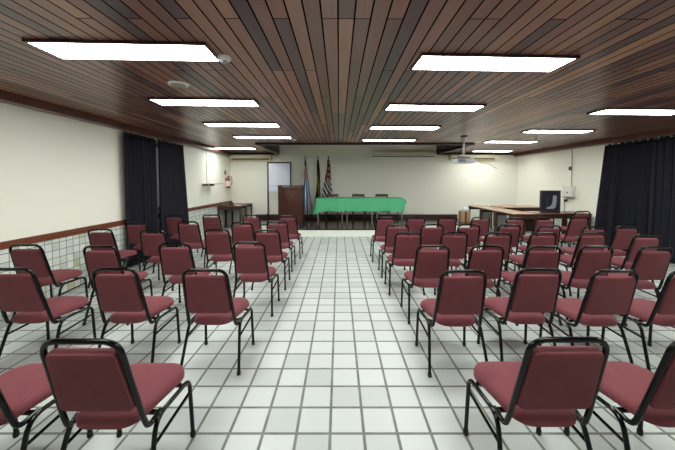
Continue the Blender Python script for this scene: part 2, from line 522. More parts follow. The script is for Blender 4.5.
# ------------------------------------------------------------------ chairs
def make_chair():
    t = thing('banquet_chair', 'x', 'chair', (0, 0, 0), 0, 'burgundy banquet chairs set out in rows')
    R = 0.0122
    # seat: pad tilted slightly to the rear
    bm = nbm()
    def xf(v): return Vector((v.x, v.y + 0.022, v.z + 0.404 + v.y * 0.03))
    pad(bm, 0.34, 0.432, 0.425, 0.10,
        [(0.05, -0.014), (0.016, -0.008), (0.0, 0.006), (0.0, 0.024), (0.007, 0.040), (0.026, 0.053), (0.07, 0.061), (0.13, 0.064)], xf, bow=0.02)
    obj('seat', bm, 'fabric', t)
    # backrest between the uprights, leaning back
    A, B = Vector((0, -0.155, 0.40)), Vector((0, -0.285, 0.882))
    up = (B - A).normalized(); nm = Vector((0, up.z, -up.y))
    def on(h):      # point on the leaning line at height h
        return A + up * ((h - A.z) / up.z)
    mid = (on(0.502) + on(0.832)) / 2
    def xb(v): return mid + Vector((v.x, 0, 0)) + up * v.y + nm * v.z
    bm = nbm()
    pad(bm, 0.350, 0.316, 0.342, 0.03,
        [(0.02, -0.024), (0.006, -0.020), (0.0, -0.008), (0.0, 0.012), (0.008, 0.025), (0.03, 0.036), (0.08, 0.044)], xb)
    obj('backrest', bm, 'fabric', t)
    # bent back tube: hook under the seat, uprights, top bar
    L = []
    for s in (-1, 1):
        seq = [Vector((s * 0.200, -0.045, 0.386)), Vector((s * 0.195, -0.140, 0.372)), on(0.435) + Vector((s * 0.191, 0, 0)), B + Vector((s * 0.170, 0, 0))]
        L.append(seq)
    pts = L[0] + L[1][::-1]
    bm = nbm()
    tube(bm, rpath(pts, [0.05, 0.04, 0.075, 0.075, 0.04, 0.05], 6), R + 0.0008, 10)
    obj('back_frame', bm, 'black', t)
    # side frames: rail, brace, front and rear leg
    for s in (-1, 1):
        ff, fr = Vector((s * 0.228, 0.222, 0.012)), Vector((s * 0.220, 0.205, 0.374))
        rr, rf = Vector((s * 0.212, -0.105, 0.388)), Vector((s * 0.240, -0.222, 0.012))
        path = rpath([ff, fr, rr, rf], [0.055, 0.075], 6)
        # split at the bends so that each leg is a piece of its own
        k1, k2 = 5, len(path) - 6
        bm = nbm(); tube(bm, path[:k1 + 1], R, 10); lf = obj('leg', bm, 'black', t)
        bm = nbm(); tube(bm, path[k1:k2 + 1], R, 10); obj('seat_rail', bm, 'black', t)
        bm = nbm(); tube(bm, path[k2:], R, 10); lr = obj('leg', bm, 'black', t)
        for l, q, d in ((lf, ff, ff - fr), (lr, rf, rf - rr)):
            bm = nbm()
            d = d.normalized()
            tube(bm, [q - d * 0.022, q + d * 0.006, q + d * 0.0105], [R + 0.003, R + 0.0035, R + 0.001], 10)
            obj('foot_cap', bm, 'rubber', l)
        bm = nbm()
        tube(bm, [ff + (fr - ff) * 0.78, rf + (rr - rf) * 0.70], 0.0085, 8)
        obj('brace', bm, 'black', t)
    bm = nbm()
    for y, z in ((0.15, 0.376), (-0.06, 0.384)):
        box(bm, (0, y, z), (0.40, 0.025, 0.014), 0.003)
    obj('crossbar', bm, 'black', t)
    return t

chair0 = make_chair()
used = [False]
DZ = 0.285       # top bar sits this far behind the chair's centre
def chair(x, d, rz, label):
    y = d + DZ
    if not used[0]:
        used[0] = True
        chair0.location = (x, y, 0); chair0.rotation_euler = (0, 0, rz); chair0['label'] = label
        return chair0
    return dup(chair0, (x, y, 0), rz, label)

col = ['aisle seat', 'second from the aisle', 'third from the aisle', 'fourth from the aisle', 'fifth from the aisle', 'sixth from the aisle', 'seventh from the aisle']
rown = {'F': 'row nearest the stage', 'E': 'second row from the stage', 'D': 'third row from the stage', 'C': 'fourth row from the stage',
        'B': 'fifth row from the stage', 'A': 'sixth row from the stage'}
seats = {
    'left': {
        'A': [(79, 341, 0), (-68, 341.5, 0)],
        'B': [(204, 270, 0), (113.5, 269, 0), (10, 269, 0)],
        'C': [(249, 242.5, 0), (174, 243.5, 0), (99, 246.5, 0), (24.5, 245, 0)],
        'D': [(267, 230.3, 0), (216.5, 229.6, 0), (151.7, 230.5, 0), (99.5, 229.3, 0)],
        'E': [(277, 221.8, 0), (241.7, 222.7, 0), (187.7, 221.8, 0), (135.6, 222.4, 0)],
        'F': [(287.5, 216, 0), (251, 215.3, 0), (211, 215, 0), (173.5, 215.6, 0)]},
    'right': {
        'A': [(570.5, 339.2, 0), (714, 339.5, 0)],
        'B': [(464.5, 271, 0), (540, 269.5, 0), (617, 271, 0), (694, 271, 0)],
        'C': [(433.5, 246, 0), (488, 246.2, 0), (545, 246.7, 0), (597.5, 246.5, 0), (657, 247, 0)],
        'D': [(408.5, 232.6, 0), (455, 232.6, 0), (499, 233, 0), (544, 233, 0), (594, 233, 0), (648, 234.6, 0)],
        'E': [(397.8, 224.7, 0), (432.7, 224.7, 0), (469.3, 224.7, 0), (510, 224.7, 0), (550, 225.7, 0), (595, 226.9, 0), (628, 226.2, 0)],
        'F': [(385.7, 217.4, 0), (416, 217.3, 0), (447.5, 217.3, 0), (481, 217.5, 0), (516, 217.9, 0), (545.5, 217.9, 0), (580, 217.3, 0)]}}
for side, nm in (('left', 'lectern side'), ('right', 'projector side')):
    for r, lst in seats[side].items():
        for i, (px, py, rz) in enumerate(lst):
            p = at_z(px, py, 0.884)
            chair(p.x, p.y, math.radians(rz), 'burgundy padded chair, %s, %s, %s' % (rown[r], col[i], nm))
p = at_z(581, 211.2, 0.884)
chair(p.x, p.y - 0.05, 0, 'burgundy chair standing alone behind the rows, by the wall with the white box')

# ------------------------------------------------------------------ ceiling lights
def make_light():
    t = thing('ceiling_light', 'x', 'ceiling light', (0, 0, 0), 0, 'fluorescent ceiling lights')
    Lx, Ly, rim, h = 1.25, 0.285, 0.018, 0.022
    bm = nbm()
    for c, s in (((0, Ly / 2 + rim / 2, -h / 2), (Lx + 2 * rim, rim, h)), ((0, -Ly / 2 - rim / 2, -h / 2), (Lx + 2 * rim, rim, h)),
                 ((Lx / 2 + rim / 2, 0, -h / 2), (rim, Ly, h)), ((-Lx / 2 - rim / 2, 0, -h / 2), (rim, Ly, h))):
        box(bm, c, s, 0.002)
    obj('frame', bm, 'dkwood', t, smooth=False)
    bm = nbm()
    box(bm, (0, 0, -0.003), (Lx, Ly, 0.004))
    obj('reflector_tray', bm, 'white_metal', t, smooth=False)
    bm = nbm()
    box(bm, (0, 0, -0.0155), (Lx, Ly, 0.003), 0.001)
    obj('diffuser', bm, 'tube', t, smooth=False)
    for e in (-1, 1):
        for q in (-1, 1):
            bm = nbm(); box(bm, (e * (Lx / 2 - 0.03), q * 0.075, -0.019), (0.022, 0.03, 0.006), 0.002)
            obj('lamp_holder', bm, 'white_plastic', t)
    return t
light0 = make_light()
lused = [False]
def place_light(x, y, rz, label):
    loc = (x, y, zc(x) - 0.0005)
    if not lused[0]:
        lused[0] = True
        light0.location = loc; light0.rotation_euler = (0, 0, rz); light0['label'] = label; o = light0
    else:
        o = dup(light0, loc, rz, label)
    o.rotation_euler.y = math.atan((ZL - ZR) / (XR - XL))
lights = [
    ((47, 50.5), (209, 56), 'big lit ceiling light in the lectern-side column, first from the camera'),
    ((154, 102), (257, 105), 'lit ceiling light in the lectern-side column, second from the camera'),
    ((206, 124.5), (278, 126.6), 'lit ceiling light in the lectern-side column, third from the camera'),
    ((236, 137), (289, 138.6), 'lit ceiling light in the lectern-side column, fourth, beside a small detector'),
    ((213, 148.5), (255, 149.3), 'small far ceiling light in front of the air conditioner near the fire extinguisher'),
    ((416.5, 61.7), (561, 67), 'big lit ceiling light in the middle column, first from the camera'),
    ((385, 107), (480.5, 109.5), 'lit ceiling light in the middle column, second from the camera'),
    ((369.5, 127.6), (438.5, 129), 'lit ceiling light in the middle column, third from the camera'),
    ((361.5, 140), (415.6, 141), 'lit ceiling light in the middle column, fourth, nearest the stage edge'),
    ((596.5, 111.5), (683, 112.5), 'lit ceiling light in the curtain-side column, first from the camera'),
    ((520, 131), (594, 132), 'lit ceiling light in the curtain-side column, second from the camera'),
    ((480.5, 141.5), (540, 142.2), 'lit ceiling light in the curtain-side column, third, past the projector'),
    ((468, 150.9), (516, 151.3), 'far ceiling light in front of the air conditioner behind the projector'),
]
for (l, r, lab) in lights:
    pl, pr = at_z(l[0], l[1], 2.565), at_z(r[0], r[1], 2.565)
    c = (pl + pr) / 2
    d = pr - pl
    a = max(-0.035, min(0.035, math.atan2(d.y, d.x)))
    place_light(c.x, c.y, a, lab)
for x, nm in ((-1.65, 'lectern-side'), (1.28, 'middle'), (4.4, 'curtain-side')):  # unseen fixtures, added to light the near part of the room
    place_light(x, 0.9 if x > 4 else 0.75, 0, 'added ceiling light of the %s column, almost overhead of the camera, above the view' % nm)
place_light(4.4, 2.55, 0, 'added ceiling light of the curtain-side column, beside the wide curtains, just outside the view')  # one more unseen fixture, added for the near light

# ------------------------------------------------------------------ things on the ceiling
def disc(name, label, cat, px, py, prof, m, inner=None, im='darkgrey', group=None):
    p = at_z(px, py, 2.585)
    t = thing(name, label, cat, (p.x, p.y, zc(p.x)), 0, group)
    bm = nbm(); lathe(bm, [(r, -z) for r, z in prof], 24); obj('housing', bm, m, t)
    if inner:
        bm = nbm(); lathe(bm, [(r, -z) for r, z in inner[1]], 24); obj(inner[0], bm, im, t)
spk = [(0.10, 0.0), (0.10, 0.006), (0.092, 0.012), (0.078, 0.014)]
grl = ('speaker_grille', [(0.074, 0.012), (0.074, 0.018), (0.03, 0.022)])
disc('ceiling_speaker', 'round pale ceiling speaker between the first two lectern-side lights', 'speaker', 178.5, 84.5, spk, 'white_plastic', grl, 'gpanel')
disc('ceiling_speaker', 'small far round ceiling speaker between third and fourth lectern-side lights', 'speaker', 254, 133, spk, 'white_plastic', grl, 'gpanel')
det = [(0.056, 0.0), (0.056, 0.014), (0.05, 0.024), (0.036, 0.032), (0.022, 0.036)]
cham = ('sensor_chamber', [(0.026, 0.034), (0.026, 0.044), (0.018, 0.05)])
disc('smoke_detector', 'round white smoke detector at the end of the big lectern-side light', 'smoke detector', 224, 57.5, det, 'white_plastic', cham, 'gpanel')
disc('smoke_detector', 'tiny white detector beside the fourth lectern-side light', 'smoke detector', 294.5, 139.5, det, 'white_plastic', cham, 'gpanel')
disc('smoke_detector', 'tiny pale detector near the curtain-side column of lights', 'smoke detector', 535.5, 137, det, 'white_plastic', cham, 'gpanel')

# projector on its ceiling pole
p = at_z(464, 136.5, 2.57)
t = thing('projector', 'white projector hanging from the plank ceiling on a pale pole', 'projector', (p.x, p.y, zc(p.x)))
zt = -(zc(p.x) - at(464, 158.5, p.y).z)
bm = nbm(); box(bm, (0, 0, -0.012), (0.12, 0.12, 0.024), 0.004); obj('ceiling_plate', bm, 'darkgrey', t)
bm = nbm(); lathe(bm, [(0.02, -0.024), (0.02, zt + 0.04)], 14); obj('pole', bm, 'silver', t)
bm = nbm(); box(bm, (0, 0, zt + 0.025), (0.24, 0.16, 0.02), 0.004)
for s in (-1, 1): tube(bm, [(s * 0.1, 0, zt + 0.02), (s * 0.13, 0.05, zt - 0.005)], 0.008, 6)
obj('mount_bracket', bm, 'grey_steel', t)
bm = nbm(); box(bm, (0, 0.02, zt - 0.055), (0.39, 0.28, 0.10), 0.02, seg=3); bd = obj('body', bm, 'silver', t)
bm = nbm(); lathe(bm, [(0.035, 0.0), (0.04, 0.03), (0.03, 0.035)], 16, (0.1, 0.17, zt - 0.055), Matrix.Rotation(-PI / 2, 3, 'X')); obj('lens', bm, 'lens', bd)
bm = nbm(); 
for k in range(5): box(bm, (-0.09 + 0.0, -0.131, zt - 0.03 - k * 0.011), (0.16, 0.004, 0.005))
obj('vent_panel', bm, 'darkgrey', bd)
bm = nbm()
pts = [Vector((-0.035, 0, -0.024)), Vector((-0.09, 0.01, -0.15)), Vector((-0.05, 0.02, -0.3)), Vector((-0.12, 0.05, zt + 0.01)), Vector((-0.16, 0.09, zt - 0.03))]
tube(bm, rpath(pts, 0.06), 0.006, 6); obj('cable', bm, 'rubber', t)

# air conditioners
def aircon(x0, x1, yf, zb, ztp, label):
    t = thing('air_conditioner', label, 'air conditioner', ((x0 + x1) / 2, YB, zb), 0, 'split air conditioners')
    w, d, h = x1 - x0, YB - yf, ztp - zb
    bm = nbm(); box(bm, (0, -d / 2, h / 2), (w, d, h), 0.035, seg=3); obj('body', bm, 'offwhite', t)
    bm = nbm(); box(bm, (0, -d - 0.004, h * 0.66), (w * 0.96, 0.02, h * 0.5), 0.005); obj('front_panel', bm, 'offwhite', t)
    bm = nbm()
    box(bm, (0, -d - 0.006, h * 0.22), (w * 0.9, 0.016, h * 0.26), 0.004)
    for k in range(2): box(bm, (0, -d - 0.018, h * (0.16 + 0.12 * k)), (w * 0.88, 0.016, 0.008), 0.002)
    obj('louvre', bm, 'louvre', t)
    return t
aircon(-3.86, -2.40, 10.36, 2.30, 2.52, 'long ivory wall air conditioner above the equipment tables and whiteboard')
aircon(3.96, 5.58, 10.36, 2.33, 2.52, 'long ivory wall air conditioner behind the hanging projector')

# rolled-up projection screen
t = thing('projection_screen', 'long pale rolled-up projection screen case high above the green table', 'projection screen', (2.31, YB, 2.45))
bm = nbm(); box(bm, (0, -0.08, 0.11), (2.24, 0.12, 0.16), 0.02, seg=3); obj('case', bm, 'screencase', t)
bm = nbm(); box(bm, (0, -0.08, 0.012), (2.26, 0.04, 0.024), 0.006); obj('bottom_bar', bm, 'darkgrey', t)
for s in (-1, 1):
    bm = nbm(); box(bm, (s * 1.125, -0.075, 0.11), (0.03, 0.13, 0.165), 0.006); obj('wall_mount', bm, 'screencase', t)

# ------------------------------------------------------------------ whiteboard on stand
Y = 10.2
xa, xb_ = at(267.6, 190, Y).x, at(291.2, 190, Y).x
ztp, zmid, zln = at(280, 162.3, Y).z, at(280, 192, Y).z, at(280, 186, Y).z
t = thing('whiteboard', 'white board in a thin grey frame on a stand behind the lectern', 'whiteboard', ((xa + xb_) / 2, Y, SZ))
w = xb_ - xa
bm = nbm(); box(bm, (0, 0, (ztp + zmid) / 2 - SZ), (w - 0.04, 0.018, ztp - zmid - 0.03), 0.002); pn = obj('board', bm, 'board', t)
bm = nbm(); box(bm, (0, -0.012, zln - SZ), (w - 0.08, 0.006, 0.012)); obj('ledge_line', bm, 'gpanel', pn)
bm = nbm(); box(bm, (0, 0, ztp - SZ - 0.012), (w + 0.016, 0.03, 0.05), 0.004); obj('top_rail', bm, 'frame_grey', t)
for s in (-1, 1):
    bm = nbm(); box(bm, (s * (w / 2 - 0.017), 0, (ztp - SZ) / 2 + 0.03), (0.05, 0.03, ztp - SZ - 0.06), 0.004); ps = obj('post', bm, 'frame_grey', t)
    bm = nbm(); tube(bm, rpath([(s * (w / 2 - 0.017), -0.19, 0.045), (s * (w / 2 - 0.017), -0.05, 0.09), (s * (w / 2 - 0.017), 0.05, 0.09), (s * (w / 2 - 0.017), 0.19, 0.045)], 0.05), 0.016, 8)
    obj('foot', bm, 'black', ps)
    for q in (-0.19, 0.19):
        bm = nbm(); lathe(bm, [(0.012, -0.012), (0.04, -0.012), (0.045, 0), (0.04, 0.012), (0.012, 0.012)], 14, (s * (w / 2 - 0.017), q, 0.045), Matrix.Rotation(PI / 2, 3, 'Y'))
        obj('caster', bm, 'rubber', ps)
    bm = nbm(); lathe(bm, [(0.02, -0.022), (0.045, -0.022), (0.05, 0), (0.045, 0.022), (0.02, 0.022)], 16, (s * (w / 2 - 0.017), -0.03, 0.17), Matrix.Rotation(PI / 2, 3, 'X')); obj('clamp', bm, 'rubber', ps)

# ------------------------------------------------------------------ lectern
Y = 8.75
xa, xb_ = at(278, 200, Y).x, at(302.6, 200, Y).x
ht = at(290, 185.2, Y).z - SZ
t = thing('lectern', 'tall dark brown wooden lectern at the stage edge', 'lectern', ((xa + xb_) / 2, Y, SZ))
w, dp = xb_ - xa, 0.44
bm = nbm(); box(bm, (0, 0.01, ht / 2 - 0.01), (w - 0.03, 0.022, ht - 0.08), 0.003); obj('front_panel', bm, 'lectern', t)
for s in (-1, 1):
    bm = nbm(); box(bm, (s * (w / 2 - 0.012), dp / 2, ht / 2 - 0.015), (0.024, dp, ht - 0.05), 0.003); obj('side_panel', bm, 'lecterndk', t)
bm = nbm(); box(bm, (0, dp / 2, 0.03), (w + 0.02, dp + 0.04, 0.06), 0.005); obj('plinth', bm, 'lecterndk', t)
bm = nbm(); box(bm, (0, dp / 2, ht - 0.025), (w + 0.03, dp + 0.05, 0.03), 0.006, rot=Matrix.Rotation(math.radians(0), 3, 'X')); obj('top', bm, 'lectern', t)
bm = nbm(); box(bm, (0, dp / 2 + 0.02, ht * 0.55), (w - 0.05, dp - 0.06, 0.02)); obj('shelf', bm, 'lectern', t)
bm = nbm()
for c, s in (((0, -0.004, 0.14), (w - 0.1, 0.012, 0.05)), ((0, -0.004, ht - 0.12), (w - 0.1, 0.012, 0.05)), ((-w / 2 + 0.06, -0.004, ht / 2), (0.05, 0.012, ht - 0.3)), ((w / 2 - 0.06, -0.004, ht / 2), (0.05, 0.012, ht - 0.3))):
    box(bm, c, s, 0.003)
obj('panel_moulding', bm, 'lectern', t)

# ------------------------------------------------------------------ flags
def flag(base, top, zlo, zhi, w0, w1, m, label, seed, follow=1.0):
    base, top = Vector(base), Vector(top)
    t = thing('flag', label, 'flag', base, 0, 'flags on poles beside the green table')
    d = top - base
    bm = nbm(); tube(bm, [(0, 0, 0.0), d * 0.93], 0.013, 8); obj('pole', bm, 'chairwood', t)
    bm = nbm()
    q = d * 0.93; u = d.normalized()
    tube(bm, [q, q + u * 0.03, q + u * 0.05, q + u * 0.10, d], [0.014, 0.02, 0.012, 0.022, 0.003], 8); obj('finial', bm, 'brass', t)
    # cloth hanging in folds round the pole
    rnd = random.Random(seed)
    nu, nv = 34, 26
    bm = nbm()
    uv = bm.loops.layers.uv.new('UVMap')
    ph = rnd.random() * 6
    grid = []
    for j in range(nv + 1):
        v = j / nv
        z = zlo + (zhi - zlo) * v
        k = z / d.z if d.z else 0
        ctr = d * (1 - (1 - z / d.z) * follow)
        wd = w1 + (w0 - w1) * v ** 1.3
        row = []
        for i in range(nu + 1):
            s = i / nu
            fold = math.sin(s * 17 + ph + 0.9 * (1 - v)) * (0.02 + 0.045 * (1 - v))
            x = (s - 0.5) * wd * 1.0 + 0.018 * math.sin(v * 7 + s * 5 + ph)
            y = fold - 0.03
            sag = 0.10 * (1 - v) * math.sin(s * PI * 1.3 + ph)
            row.append(bm.verts.new((ctr.x + x, ctr.y + y, z + sag * 0.6 - (0.02 if j else 0))))
        grid.append(row)
    for j in range(nv):
        for i in range(nu):
            f = bm.faces.new((grid[j][i], grid[j][i + 1], grid[j + 1][i + 1], grid[j + 1][i]))
            for lp, (a, b) in zip(f.loops, ((i, j), (i + 1, j), (i + 1, j + 1), (i, j + 1))):
                lp[uv].uv = (a / nu, b / nv)
    o = obj('cloth', bm, m, t)
    sm = o.modifiers.new('thickness', 'SOLIDIFY'); sm.thickness = 0.004
    return t
Y = 10.40
def P(px, py, y=Y): return at(px, py, y)
zt = P(306, 155.8).z
fb = SZ + 0.10
stand = thing('flag_stand', 'dark wooden block holding the flag poles beside the lectern', 'flag stand', (P(319, 200).x, Y, SZ))
bm = nbm(); box(bm, (0, 0, 0.05), (0.98, 0.2, 0.1), 0.012); obj('block', bm, 'lecterndk', stand)
bm = nbm(); box(bm, (0, 0, 0.105), (0.9, 0.14, 0.012), 0.003); obj('top_plate', bm, 'black', stand)
zb = SZ + 0.111
f1 = flag((P(312.5, 215).x, Y, zb), (P(305.0, 155).x, Y, zt), 0.10, 2.0, 0.045, 0.27, 'flag1', 'flag with light blue and white stripes below red, beside the lectern', 3, 0.12)
f2 = flag((P(318.6, 215).x, Y, zb), (P(318, 155).x, Y, zt), 0.25, 2.0, 0.04, 0.19, 'flag2', 'dark green and yellow flag, middle one of the three', 5)
f3 = flag((P(327, 215).x, Y, zb), (P(328.6, 156).x, Y, zt), 0.55, 2.0, 0.045, 0.38, 'flag3', 'black, white and red striped flag, the one nearest the green table', 9)

# ------------------------------------------------------------------ stage table and cloth
Y0, Y1 = 8.95, 9.62
ztop = 1.045
for i, (a, b) in enumerate(((317.0, 343.2), (346.2, 373), (376.2, 403.0))):
    x0, x1 = at(a, 220, Y0).x, at(b, 220, Y0).x
    lab = ['desk under the green cloth at the flag end', 'middle desk of the three under the green cloth', 'desk under the green cloth at the end away from the flags'][i]
    t = thing('folding_table', lab + ', grey legs', 'table', ((x0 + x1) / 2, (Y0 + Y1) / 2, SZ), 0, 'desks under the green cloth')
    w, d, h = x1 - x0, Y1 - Y0, ztop - SZ - 0.012
    bm = nbm(); box(bm, (0, 0, h - 0.0125), (w, d, 0.025), 0.003); obj('tabletop', bm, 'tablebrown', t)
    bm = nbm(); box(bm, (0, d / 2 - 0.06, h - 0.08), (w - 0.06, 0.02, 0.1)); obj('apron', bm, 'tabledge', t)
    for sx in (-1, 1):
        for sy in (-1, 1):
            bm = nbm(); box(bm, (sx * (w / 2 - 0.03), sy * (d / 2 - 0.03), (h - 0.025) / 2), (0.035, 0.035, h - 0.025), 0.004); lg = obj('leg', bm, 'grey_steel' if sy < 0 else 'tabledge', t)

xa, xb_ = at(316.3, 205, Y0).x - 0.012, at(403.5, 205, Y0).x + 0.02
bm = nbm()
zfr = at(350, 211.3, Y0).z
rnd = random.Random(4)
def loop_pts():
    """outline of the cloth round the table, with the parameter along it"""
    pts = []
    N = 60
    for i in range(N): pts.append(('f', xa + (xb_ - xa) * i / N, Y0 - 0.012))
    for i in range(14): pts.append(('r', xb_, Y0 - 0.012 + (Y1 - Y0 + 0.024) * i / 14))
    for i in range(N): pts.append(('b', xb_ - (xb_ - xa) * i / N, Y1 + 0.012))
    for i in range(14): pts.append(('l', xa, Y1 + 0.012 - (Y1 - Y0 + 0.024) * i / 14))
    return pts
LP = loop_pts()
cxm, cym = (xa + xb_) / 2, (Y0 + Y1) / 2
levels = [0.0, 0.015, 0.06, 0.35, 0.7, 1.0]
rings = []
for li, lv in enumerate(levels):
    ring = []
    for k, (sd, x, y) in enumerate(LP):
        drop = (ztop - zfr)
        if sd == 'f': drop *= 1.0 + 0.03 * math.sin(k * 0.5) + (0.03 if k > 55 else 0)
        elif sd == 'r': drop *= 0.9 + 0.2 * math.sin(k * 0.8)
        elif sd == 'l': drop *= 1.15 + 0.2 * math.sin(k * 0.7)
        else: drop *= 0.9
        if sd == 'f' and k < 3: drop *= 1.22 - 0.07 * k
        out = 0.012 * math.sin(k * 0.9) * lv + 0.035 * lv * (1 if sd in 'rl' else 0.35)
        if sd == 'l': out += 0.06 * lv
        if sd == 'r': out += 0.07 * math.sin(min(1, lv * 1.4) * PI)
        nx = {'f': 0, 'b': 0, 'r': 1, 'l': -1}[sd]; ny = {'f': -1, 'b': 1, 'r': 0, 'l': 0}[sd]
        if li == 0: X2, Y2, Z2 = x - nx * 0.012, y - ny * 0.012, ztop
        elif li == 1: X2, Y2, Z2 = x, y, ztop - 0.006
        else: X2, Y2, Z2 = x + nx * out, y + ny * out, ztop - drop * lv
        ring.append(bm.verts.new((X2, Y2, Z2)))
    rings.append(ring)
bm.faces.new(rings[0])
nn = len(LP)
for a, b in zip(rings, rings[1:]):
    for k in range(nn): bm.faces.new((a[k], a[(k + 1) % nn], b[(k + 1) % nn], b[k]))
o = obj('tablecloth', bm, 'green', None, angle=1.2)
tag(o, 'long bright green cloth draped over the stage desks', 'tablecloth')

# wooden chairs behind the cloth
def wood_chair():
    t = thing('wooden_chair', 'x', 'chair', (0, 0, 0), 0, 'wooden chairs behind the green table')
    w = 0.44
    bm = nbm(); box(bm, (0, -0.02, 0.445), (w, 0.42, 0.04), 0.01); obj('seat', bm, 'chairwood', t)
    for s in (-1, 1):
        bm = nbm(); box(bm, (s * (w / 2 - 0.02), -0.2, 0.2125), (0.035, 0.035, 0.425), 0.004); obj('leg', bm, 'tabledge', t)
        bm = nbm(); tube(bm, [(s * (w / 2 - 0.02), 0.21, 0.0), (s * (w / 2 - 0.02), 0.19, 0.45), (s * (w / 2 - 0.02), 0.25, 0.9)], 0.019, 6); obj('leg', bm, 'chairwood', t)
    bm = nbm(); box(bm, (0, 0.24, 0.855), (w - 0.03, 0.025, 0.09), 0.008); bk = obj('back_rail', bm, 'chairwood', t)
    bm = nbm(); box(bm, (0, 0.215, 0.63), (w - 0.03, 0.02, 0.06), 0.008); obj('back_slat', bm, 'chairwood', t)
    bm = nbm()
    box(bm, (0, -0.2, 0.34), (w - 0.06, 0.02, 0.03), 0.004); obj('stretcher', bm, 'tabledge', t)
    return t
wc = wood_chair()
labs = ['wooden chair behind the green table at the flag end', 'wooden chair behind the middle of the green table', 'wooden chair behind the green table, the one farthest from the flags']
for i, px in enumerate((332, 358.5, 382)):
    x = at(px, 195, 10.1).x
    if i == 0: wc.location = (x, 9.93, SZ + 0.001); wc['label'] = labs[0]
    else: dup(wc, (x, 9.93, SZ + 0.001), 0, labs[i])

# ------------------------------------------------------------------ side tables
def table(x0, x1, y0, y1, h, top, label, group, panel=None, panel_mat='gpanel', legs='tabledge'):
    t = thing('side_table', label, 'table', ((x0 + x1) / 2, (y0 + y1) / 2, 0), 0, group)
    w, d = x1 - x0, y1 - y0
    bm = nbm(); box(bm, (0, 0, h - 0.006), (w, d, 0.012), 0.002); tp = obj('tabletop', bm, top, t)
    bm = nbm(); box(bm, (0, 0, h - 0.026), (w - 0.004, d - 0.004, 0.028), 0.002); obj('top_edge', bm, 'tabledge', tp)
    for sx in (-1, 1):
        for sy in (-1, 1):
            bm = nbm(); box(bm, (sx * (w / 2 - 0.03), sy * (d / 2 - 0.03), (h - 0.04) / 2), (0.045, 0.045, h - 0.04), 0.004); obj('leg', bm, legs, t)
    for sy in (-1, 1):
        bm = nbm(); box(bm, (0, sy * (d / 2 - 0.03), h - 0.085), (w - 0.1, 0.02, 0.09)); obj('apron', bm, 'tabledge', t)
    if panel == 'front':
        bm = nbm(); box(bm, (0, d / 2 - 0.06, h / 2 + 0.05), (w - 0.1, 0.015, h - 0.3)); obj('modesty_panel', bm, panel_mat, t)
    if panel == 'side':
        bm = nbm(); box(bm, (0.05, 0, h / 2 + 0.05), (0.015, d - 0.12, h - 0.3)); obj('modesty_panel', bm, panel_mat, t)
    return t
g = 'brown tables by the fire extinguisher'
table(-3.88, -3.13, 9.30, 9.92, 0.785, 'tablebrown', 'brown table against the tiled wall, with the small black device on it', g)
table(-3.88, -3.13, 9.935, 10.56, 0.785, 'tablebrown', 'brown table in the corner below the fire extinguisher', g)
g = 'tables pushed together by the wall with the white box'
table(4.40, 5.02, 7.35, 8.19, 0.75, 'tabletop', 'light brown table nearest the seats in the line running to the back wall', g, 'side', 'tabledge')
table(4.40, 5.02, 8.205, 9.04, 0.75, 'tabletop', 'light brown table, middle one of the line running to the back wall', g, 'side', 'gpanel')
table(4.40, 5.02, 9.055, 9.90, 0.75, 'tabletop', 'light brown table at the stage end of the line, beside the carton', g, 'side', 'gpanel')
table(5.035, 5.72, 7.35, 8.0, 0.755, 'tablebrown', 'brown table under the black framed panel', g, 'front', 'tabledge')
table(5.735, 6.40, 7.35, 8.0, 0.755, 'tabletop2', 'dark table in the row end against the tiled wall', g)
table(5.035, 6.36, 8.95, 9.70, 0.77, 'tabletop', 'large light table nearest the back wall, behind the black framed panel', g)

# small things on the tables
p = at(230.5, 206, 9.6)
t = thing('desk_phone', 'small black device with raised grip on the brown table', 'device', (p.x, 9.66, 0.785))
bm = nbm(); box(bm, (0, 0, 0.02), (0.12, 0.15, 0.04), 0.012, seg=3); obj('body', bm, 'rubber', t)
bm = nbm(); tube(bm, rpath([(-0.05, 0, 0.04), (-0.03, 0, 0.08), (0.03, 0, 0.10), (0.06, 0, 0.045)], 0.03), 0.024, 8); obj('grip', bm, 'rubber', t)
o = obj('flat_box', bx((-3.86, 9.42, 0.785), (-3.66, 9.66, 0.83), 0.01), 'darkgrey'); tag(o, 'flat dark grey box on the brown table, next to the wall', 'box')
o = obj('paper_sheet', bx((-3.36, 9.40, 0.785), (-3.20, 9.60, 0.7895), 0.001), 'white_plastic'); tag(o, 'white paper lying on the brown table beside the black device', 'paper')

# black framed panel
xa, xb_ = at(541, 200, 7.62).x, at(560.2, 200, 7.62).x
t = thing('framed_panel', 'square black framed panel with a pale curved shape, standing on the brown table', 'panel', ((xa + xb_) / 2, 7.62, 0.755))
w = xb_ - xa; h = at(550, 190.5, 7.62).z - 0.755
bm = nbm(); box(bm, (0, 0.03, h / 2), (w, 0.06, h), 0.006); obj('case', bm, 'panelblack', t)
bm = nbm()
for c, s in (((0, -0.006, h - 0.03), (w, 0.02, 0.06)), ((0, -0.006, 0.03), (w, 0.02, 0.06)), ((-w / 2 + 0.03, -0.006, h / 2), (0.06, 0.02, h - 0.12)), ((w / 2 - 0.03, -0.006, h / 2), (0.06, 0.02, h - 0.12))):
    box(bm, c, s, 0.004)
fr = obj('frame', bm, 'panelblack', t)
bm = nbm()     # the pale J-like mark on the face
o1 = [(0.06, 0.44), (0.15, 0.44), (0.155, 0.26), (0.13, 0.13), (0.06, 0.095), (-0.10, 0.10), (-0.105, 0.125), (-0.03, 0.15), (0.03, 0.20), (0.055, 0.30)]
k = h / 0.57
vs = [[bm.verts.new((x * k, yy, z * k)) for x, z in o1] for yy in (-0.004, 0.002)]
bm.faces.new(vs[0]); bm.faces.new(vs[1][::-1])
